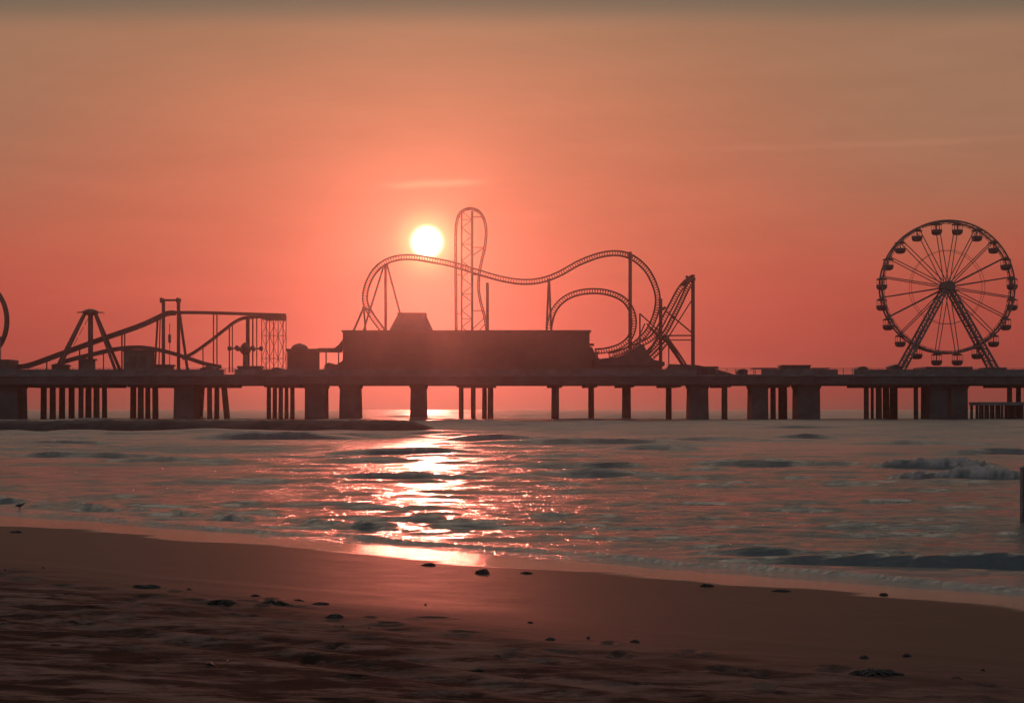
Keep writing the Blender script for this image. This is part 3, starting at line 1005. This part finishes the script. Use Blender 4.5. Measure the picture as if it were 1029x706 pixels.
# green hut and small booths along the deck
t = building('ticket_hut', 'grey-green boxy hut under the hump of the flume', 'hut',
             [('wall', pxbox(124, 151, 353, DK, 302.5, 306), 'hut'), ('roof', pxbox(122.5, 152, 351.2, 352.95, 302.2, 306.3), 'roof')], (W(137, 0, 304).x, 304, DZ))
m_ = pxbox(130, 136, 358, 369, 302.4, 302.49); m_.build('shutter', M['roof'], t)
m_ = pxbox(141, 146, 357, DK, 302.4, 302.49); m_.build('door', M['roof'], t)
BO = [(51, 66, 366, 'dark rounded booth at the foot of the frame ride, left side', 'round'), (78, 92, 360, 'square booth with a roof frame in front of the frame ride mast', 'flat'),
      (156, 172, 366, 'low booth between the twin tower posts and the grey-green hut', 'flat'), (200, 218, 368.5, 'low wide booth under the drop of the flume', 'gable'),
      (238, 262, 367.5, 'flat dark shed below the spinning ride', 'flat'), (270, 286, 370, 'low shed at the foot of the scaffold', 'gable'),
      (741, 752, 371.5, 'tiny round booth standing alone right of the coaster', 'round'), (785, 815, 366.5, 'flat-topped dark hut on the deck midway to the Ferris wheel', 'flat'),
      (862, 873, 369, 'small square booth left of the Ferris wheel', 'round'), (894, 908, 367, 'booth at the left foot of the Ferris wheel', 'gable'),
      (990, 1012, 369, 'booth at the right foot of the Ferris wheel', 'flat'), (-30, -12, 366, 'booth beyond the ring ride', 'flat')]
for x0, x1, yt, lab, sh in BO[:-1]:
    b = thing('booth', lab, 'booth', (W((x0 + x1) / 2, 0, 304).x, 304, DZ), 'booths along the pier deck')
    pxbox(x0 + .8, x1 - .8, yt + 1.6, DK, 302.6, 306).build('wall', M['hut' if sh == 'flat' else 'wall'], b)
    if sh == 'flat': pxbox(x0, x1, yt, yt + 1.58, 302.2, 306.4).build('roof', M['roof'], b)
    elif sh == 'gable': pxprism([(x0, yt + 1.58), (x1, yt + 1.58), ((x0 + x1) / 2, yt - 1.2)], 302.2, 306.4).build('roof', M['roof'], b)
    else:
        pts = [(x0 + (x1 - x0) * (.5 - .5 * math.cos(a)), yt + 1.58 - 2.6 * math.sin(a)) for a in np.linspace(math.pi, 0, 9)]
        pxprism(pts, 302.2, 306.4).build('roof', M['roof'], b)
    pxbox(x0 + 2.5, x0 + 5, yt + 4, DK, 302.5, 302.59).build('door', M['roof'], b)
for x0, x1, yt, lab in ((757, 784, 369.3, 'thin flat sunshade on slim posts left of the flat-topped hut'), (816, 834, 369.3, 'thin flat sunshade on slim posts right of the flat-topped hut')):
    b = thing('sunshade', lab, 'sunshade', (W((x0 + x1) / 2, 0, 305).x, 305, DZ), 'sunshades by the flat-topped hut')
    pxbox(x0, x1, yt, yt + 1.1, 303, 307).build('roof', M['canopy'], b)
    for p in (x0 + 2, (x0 + x1) / 2, x1 - 2):
        for yy in (303.3, 306.6):
            m_ = MB(); m_.bar(W(p, yt + 1.1, yy) + Vector((0, 0, -.01)), (W(p, 0, yy).x, yy, DZ), .07, n=6); m_.build('post', M['steel_grey'], b)

# ------------------------------------------------------------------ post in the shallows at the right edge
px, py = wpt(1033, 530)
pz = W(1030, 468, py).z
post = thing('mooring_post', 'thick dark flat-topped timber post standing in the shallows at the right edge', 'post', (px, py, 0))
m_ = MB(); w_ = .17
m_.box((px - w_, py - w_, -1), (px + w_, py - w_ + .16, pz - .04)); m_.build('shaft', M['post'], post)
m_ = MB(); m_.add([(px - w_ - .015, py - w_ - .015, pz - .038), (px + w_ + .015, py - w_ - .015, pz - .038), (px + w_ + .015, py - w_ + .175, pz - .038), (px - w_ - .015, py - w_ + .175, pz - .038),
                   (px - w_ * .8, py - w_ + .03, pz), (px + w_ * .8, py - w_ + .03, pz), (px + w_ * .8, py - w_ + .13, pz), (px - w_ * .8, py - w_ + .13, pz)],
                  [(0, 3, 2, 1), (4, 5, 6, 7), (0, 1, 5, 4), (1, 2, 6, 5), (2, 3, 7, 6), (3, 0, 4, 7)]); m_.build('cap', M['post'], post)
m_ = MB(); m_.bar((px + .09, py - w_ - .05, .44), (px + .09, py - w_ - .002, .44), .07, n=12); m_.build('bolt', M['steel_grey'], post)

# ------------------------------------------------------------------ shorebird
def bird():
    gp = ground_at(20, 514)
    gp.z = max(gp.z, .01)
    prof = [(-.15, .115, .006), (-.115, .12, .022), (-.06, .125, .044), (0, .13, .052), (.05, .14, .046), (.078, .155, .03), (.095, .175, .022), (.108, .19, .026), (.125, .195, .02), (.138, .192, .007), (.18, .186, .003)]
    prof = [(x * .8, z * .8, r * .8) for x, z, r in prof]
    m_ = MB()
    m_.tube([gp + Vector((x, .02 * (1 if x > .055 else 0), z)) for x, z, r in prof], [r for *_, r in prof], 10)
    for sy in (-.018, .018):
        m_.tube([gp + Vector((.0, sy, .08)), gp + Vector((-.012, sy, .04)), gp + Vector((.006, sy, .0))], [.008, .005, .005], 5)
        for a in (-.5, 0, .5):
            m_.bar(gp + Vector((.006, sy, .003)), gp + Vector((.006 + .032 * math.cos(a), sy + .032 * math.sin(a), .002)), .004, .002, 4)
    o = m_.build('shorebird', M['feather'], loc=gp, smooth=True)
    tag(o, 'small dark shorebird standing in the wet shallows at the left edge', 'bird')
    for sy in (-1, 1):
        w = MB()
        w.add([gp + Vector(v) * .8 for v in ((.05, sy * .044, .15), (.0, sy * .055, .16), (-.09, sy * .036, .145), (-.165, sy * .012, .118), (-.08, sy * .045, .115), (.02, sy * .054, .115),
                                         (.03, sy * .03, .14), (-.09, sy * .015, .125))],
              [(0, 1, 5), (1, 2, 4, 5), (2, 3, 4), (0, 6, 7, 2, 1), (7, 3, 2), (6, 0, 5), (7, 6, 5, 4), (7, 4, 3)])
        w.build('wing', M['feather'], o)


bird()

# ------------------------------------------------------------------ seaweed clumps
def clump(px, py, wpx, hpx, lab, seed):
    rr = random.Random(seed)
    g = ground_at(px, py)
    sc = g.y / F
    w, h = wpx * sc / 2 * .9, hpx * sc * .58
    m_ = MB()
    nu, nv = 18, 9
    vs, fs = [], []
    ph = [rr.uniform(0, 6) for _ in range(6)]
    for j in range(nv + 1):
        e = j / nv * math.pi / 2
        for i in range(nu):
            a = 2 * math.pi * i / nu
            n = 1 + .22 * math.sin(3 * a + ph[0]) + .16 * math.sin(5 * a + ph[1] + 3 * e) + .12 * math.sin(9 * a + ph[2] + 5 * e) + rr.uniform(-.1, .1)
            vs.append(g + Vector((w * .8 * n * math.cos(a) * math.cos(e), w * .65 * n * math.sin(a) * math.cos(e), -.01 + h * .7 * math.sin(e) * (.8 + .25 * n) * (1 + .2 * math.sin(4 * a + ph[3])))))
    for j in range(nv):
        fs += [(j * nu + i, j * nu + (i + 1) % nu, (j + 1) * nu + (i + 1) % nu, (j + 1) * nu + i) for i in range(nu)]
    m_.add(vs, fs)
    for k in range(44):
        a = rr.uniform(0, 6.28)
        b = a + rr.uniform(-1.6, 1.6)
        p = g + Vector((w * .5 * math.cos(a) * rr.random(), w * .4 * math.sin(a) * rr.random(), h * rr.uniform(.3, .9)))
        q = g + Vector((w * rr.uniform(.7, 1.5) * math.cos(b), w * rr.uniform(.5, 1) * math.sin(b), h * rr.uniform(0, .15)))
        mid = p.lerp(q, .5) + Vector((rr.uniform(-.2, .2) * w, rr.uniform(-.2, .2) * w, h * rr.uniform(0, .45)))
        r = rr.uniform(.004, .010)
        m_.tube(catmull([p, mid, q], 4), r, 4)
    tag(m_.build('seaweed_clump', M['weed'], loc=g), lab, 'seaweed', 'seaweed clumps on the beach')


CL = [(430, 568, 12, 4, 'small flat seaweed clump on wet sand straight below the sun glitter'), (484.5, 576, 13, 8, 'round upright dark clump right below the sun glitter'),
      (529, 576, 10, 3, 'thin seaweed scrap right of the round upright clump'), (710, 589, 11, 5, 'pointed dark clump lying in the bright wet strip'),
      (785, 594, 15, 3, 'long flat seaweed scrap at the edge of the bright strip'), (888, 598, 7, 4, 'tiny dark clump in the bright strip towards the right'),
      (224, 606, 27, 7, 'seaweed heap left of the biggest heap on the open sand'), (275, 608, 27, 9, 'biggest mounded seaweed heap on the open sand'),
      (322, 607, 14, 3, 'flat seaweed scrap just right of the biggest heap'), (336, 620, 14, 5, 'lone lump below and right of the biggest heap'),
      (147, 590, 24, 4, 'broken row of flat seaweed above the left dune ridges'), (880, 677, 44, 7, 'wide dark seaweed tangle on the sand at lower right'),
      (868, 661, 7, 4, 'little dark lump above the wide tangle at lower right'), (911, 659, 6, 4, 'little dark lump right of and above the wide tangle'),
      (15, 535, 10, 3, 'small dark scrap on the sand below the shorebird'), (553, 643, 9, 4, 'small lump on the sand edge below the middle of the beach'),
      (638, 645, 8, 4, 'small lump right of the one on the middle sand edge')]
for i, c in enumerate(CL): clump(*c, 500 + i)

# tide wrack: loose shreds strewn along the upper beach
def wrack():
    rr = random.Random(3)
    m_ = MB()
    k = 0
    while k < 34:
        t = rr.uniform(-34, 4)
        s = rr.choice((-7.9, -7.9, -9.4, -10.9, -12.3)) + rr.gauss(0, .28)
        X = SX * (s + S0) + SY * t
        Y = SY * (s + S0) - SX * t
        if Y < 7.5 or abs(X) > .40 * Y: 
            k += .2; continue
        k += 1
        z = float(beach_z(np.array([X]), np.array([Y]))[0])
        L = rr.uniform(.015, .06) * (1 if rr.random() < .9 else 2)
        a = R(-38) + rr.gauss(0, .7)
        d = Vector((math.cos(a), math.sin(a), 0))
        p = Vector((X, Y, z + .004))
        m_.tube([p - d * L, p + Vector((rr.uniform(-.02, .02), rr.uniform(-.02, .02), rr.uniform(.002, .012))), p + d * L], [.004, rr.uniform(.006, .018), .003], 5)
    o = m_.build('beach_wrack', M['weed'])
    o['kind'] = 'stuff'
    o['label'] = 'dark shreds of dried seaweed strewn along the upper beach'


wrack()

# ------------------------------------------------------------------ haze
mh = bpy.data.materials.new('haze')
mh.use_nodes = True
nt = mh.node_tree
nt.nodes.clear()
out = nd(nt, 'ShaderNodeOutputMaterial')
pv = nd(nt, 'ShaderNodeVolumePrincipled')
pv.inputs['Color'].default_value = (.9, .88, .86, 1)
pv.inputs['Density'].default_value = .00023
pv.inputs['Anisotropy'].default_value = .93
nt.links.new(pv.outputs[0], out.inputs['Volume'])
hz = MB().box((-1600, -170, -5.2), (1600, 1600, 47)).build('haze', mh)
hz['kind'] = 'stuff'

# ------------------------------------------------------------------ sky and sun
SUN = Vector((429 - CX, F, HOR - 243)).normalized()
EL = math.asin(SUN.z)
AZ = math.atan2(SUN.x, SUN.y)
wd = bpy.data.worlds.new('World')
SC.world = wd
wd.use_nodes = True
nt = wd.node_tree
bg = nt.nodes['Background']
bg.inputs['Strength'].default_value = .1
gen = nd(nt, 'ShaderNodeTexCoord').outputs['Generated']
sep = nd(nt, 'ShaderNodeSeparateXYZ')
nt.links.new(gen, sep.inputs[0])
dx, dy, dz = sep.outputs
el = mth(nt, 'MULTIPLY', mth(nt, 'ARCSINE', dz), 180 / math.pi)                 # degrees
az = mth(nt, 'MULTIPLY', mth(nt, 'ARCTAN2', dx, dy), 180 / math.pi)
dot = nd(nt, 'ShaderNodeVectorMath', operation='DOT_PRODUCT')
nt.links.new(gen, dot.inputs[0])
dot.inputs[1].default_value = SUN
sa = mth(nt, 'MULTIPLY', mth(nt, 'ARCCOSINE', mth(nt, 'MINIMUM', dot.outputs['Value'], .9999999)), 180 / math.pi)   # angle from the sun


def ramp(fac, stops):
    r = nd(nt, 'ShaderNodeValToRGB')
    nt.links.new(fac, r.inputs[0])
    r.color_ramp.interpolation = 'LINEAR'
    e = r.color_ramp.elements
    while len(e) < len(stops): e.new(.5)
    for k, (p, c) in enumerate(stops):
        e[k].position = p
        e[k].color = (*c, 1)
    return r.outputs[0]


eu = maprange(nt, el, -5, 95, 0, 1, False)
P = lambda deg: (deg + 5) / 100
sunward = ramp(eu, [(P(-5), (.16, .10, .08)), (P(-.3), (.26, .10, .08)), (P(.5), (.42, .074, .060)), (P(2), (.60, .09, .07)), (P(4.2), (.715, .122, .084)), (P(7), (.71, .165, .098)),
                    (P(11.6), (.63, .222, .122)), (P(14.2), (.51, .235, .132)), (P(15.4), (.48, .25, .15)), (P(16.2), (.50, .36, .25)), (P(17.5), (1.15, .89, .65)), (P(25), (1.15, .92, .70)), (P(33), (.28, .25, .22)), (P(60), (.13, .135, .14)), (P(90), (.13, .14, .155))])  # bright tan band above the view is added to lighten the water's reflections
away = ramp(eu, [(P(-5), (.09, .09, .095)), (P(0), (.16, .165, .185)), (P(15), (.165, .18, .205)), (P(45), (.145, .17, .195)), (P(90), (.13, .15, .17))])
# falls off sideways from the sun
fall = mth(nt, 'MULTIPLY_ADD', mth(nt, 'EXPONENT', mth(nt, 'MULTIPLY', mth(nt, 'POWER', mth(nt, 'DIVIDE', sa, 15.0), 2.0), -1.0)), .37, .56)
tow = mixc(nt, 1.0, sunward, fall, 'MULTIPLY')
dull = mth(nt, 'MULTIPLY', mth(nt, 'MULTIPLY', maprange(nt, sa, 7, 21), maprange(nt, el, 4.5, 11)), maprange(nt, el, 15, 16, .8, 0))
tow = mixc(nt, dull, tow, (.33, .18, .108))
back = maprange(nt, sa, 25, 110)
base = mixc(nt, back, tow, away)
# faint mottling of thin high cloud
mot = noise(nt, gen, 9, 5, .6, ((1, 1, 6),))
base = mixc(nt, 1.0, base, maprange(nt, mot, .25, .75, .955, 1.045), 'MULTIPLY')
# grey band drawn straight across, standing in for vignette darkening along the top edge
pit = mth(nt, 'MULTIPLY', mth(nt, 'ARCTAN2', dz, dy), 180 / math.pi)
vignette = mth(nt, 'MULTIPLY', maprange(nt, pit, 14.05, 15.35), maprange(nt, pit, 15.4, 16.2, 1, 0))
base = mixc(nt, mth(nt, 'MULTIPLY', vignette, .92), base, (.165, .125, .088))
# thin bright streaks
def streak(azc, elc, half, thick, slope, amount, col):
    global base
    u = mth(nt, 'DIVIDE', mth(nt, 'SUBTRACT', az, azc), half)
    wob = noise(nt, gen, 30, 3, .6, ((1, 1, 1),))
    ec = mth(nt, 'ADD', mth(nt, 'MULTIPLY_ADD', mth(nt, 'SUBTRACT', az, azc), slope, elc), mth(nt, 'MULTIPLY_ADD', wob, .16, -.08))
    v = mth(nt, 'DIVIDE', mth(nt, 'SUBTRACT', el, ec), thick)
    g1 = mth(nt, 'EXPONENT', mth(nt, 'MULTIPLY', mth(nt, 'MULTIPLY', v, v), -1.0))
    g2 = mth(nt, 'EXPONENT', mth(nt, 'MULTIPLY', mth(nt, 'POWER', mth(nt, 'ABSOLUTE', u), 4.0), -1.0))
    base = mixc(nt, mth(nt, 'MULTIPLY', mth(nt, 'MULTIPLY', g1, g2), amount), base, col)
streak(-2.95, 8.50, 1.75, .13, .06, .55, (1.0, .38, .22))
streak(12.9, 9.7, 7.5, .12, .0, .10, (.75, .30, .19))
# aureole and disc
def gauss(width, amt, col, p=2.0):
    g_ = mth(nt, 'MULTIPLY', mth(nt, 'EXPONENT', mth(nt, 'MULTIPLY', mth(nt, 'POWER', mth(nt, 'DIVIDE', sa, width), p), -1.0)), amt)
    return mixc(nt, 1.0, col, g_, 'MULTIPLY')
base = mixc(nt, 1.0, base, gauss(3.0, .14, (.45, .26, .10)), 'ADD')
base = mixc(nt, 1.0, base, gauss(.85, 1.0, (.85, .75, .28), 2.0), 'ADD')
base = mixc(nt, 1.0, base, gauss(.52, 1.0, (6, 4.5, 3.0), 5.0), 'ADD')
sky = nd(nt, 'ShaderNodeTexSky', sky_type='NISHITA')
sky.sun_disc = False
sky.sun_elevation = EL
sky.sun_rotation = AZ
sky.dust_density = 6
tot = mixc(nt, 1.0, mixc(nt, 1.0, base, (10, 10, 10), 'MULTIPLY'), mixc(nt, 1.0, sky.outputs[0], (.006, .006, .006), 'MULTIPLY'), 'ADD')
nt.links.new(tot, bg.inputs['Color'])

sl = bpy.data.lights.new('sun', 'SUN')
sl.energy = .42
sl.angle = R(1.0)
sl.color = (1, .21, .14)
so = bpy.data.objects.new('sun', sl)
COL.objects.link(so)
so.rotation_mode = 'QUATERNION'
so.rotation_quaternion = SUN.to_track_quat('Z', 'Y')
so.location = (0, 0, 60)

# ------------------------------------------------------------------ camera
cd = bpy.data.cameras.new('camera')
cd.sensor_width = 36
cd.lens = 36 * F / 1029
cd.shift_y = (HOR - 353) / 1029
cd.clip_end = 12000
co = bpy.data.objects.new('camera', cd)
COL.objects.link(co)
co.location = (0, 0, EYE)
co.rotation_euler = (math.pi / 2, 0, 0)
SC.camera = co

SC.view_settings.view_transform = 'Standard'
SC.view_settings.look = 'None'
SC.view_settings.exposure = 0
SC.view_settings.gamma = 1
SC.view_settings.use_curve_mapping = False
SC.render.engine = 'CYCLES'
cy = SC.cycles
cy.use_denoising = True
cy.denoiser = 'OPENIMAGEDENOISE'
cy.max_bounces = 5
cy.diffuse_bounces = 2
cy.glossy_bounces = 3
cy.volume_bounces = 1
cy.sample_clamp_indirect = 6
cy.caustics_reflective = False
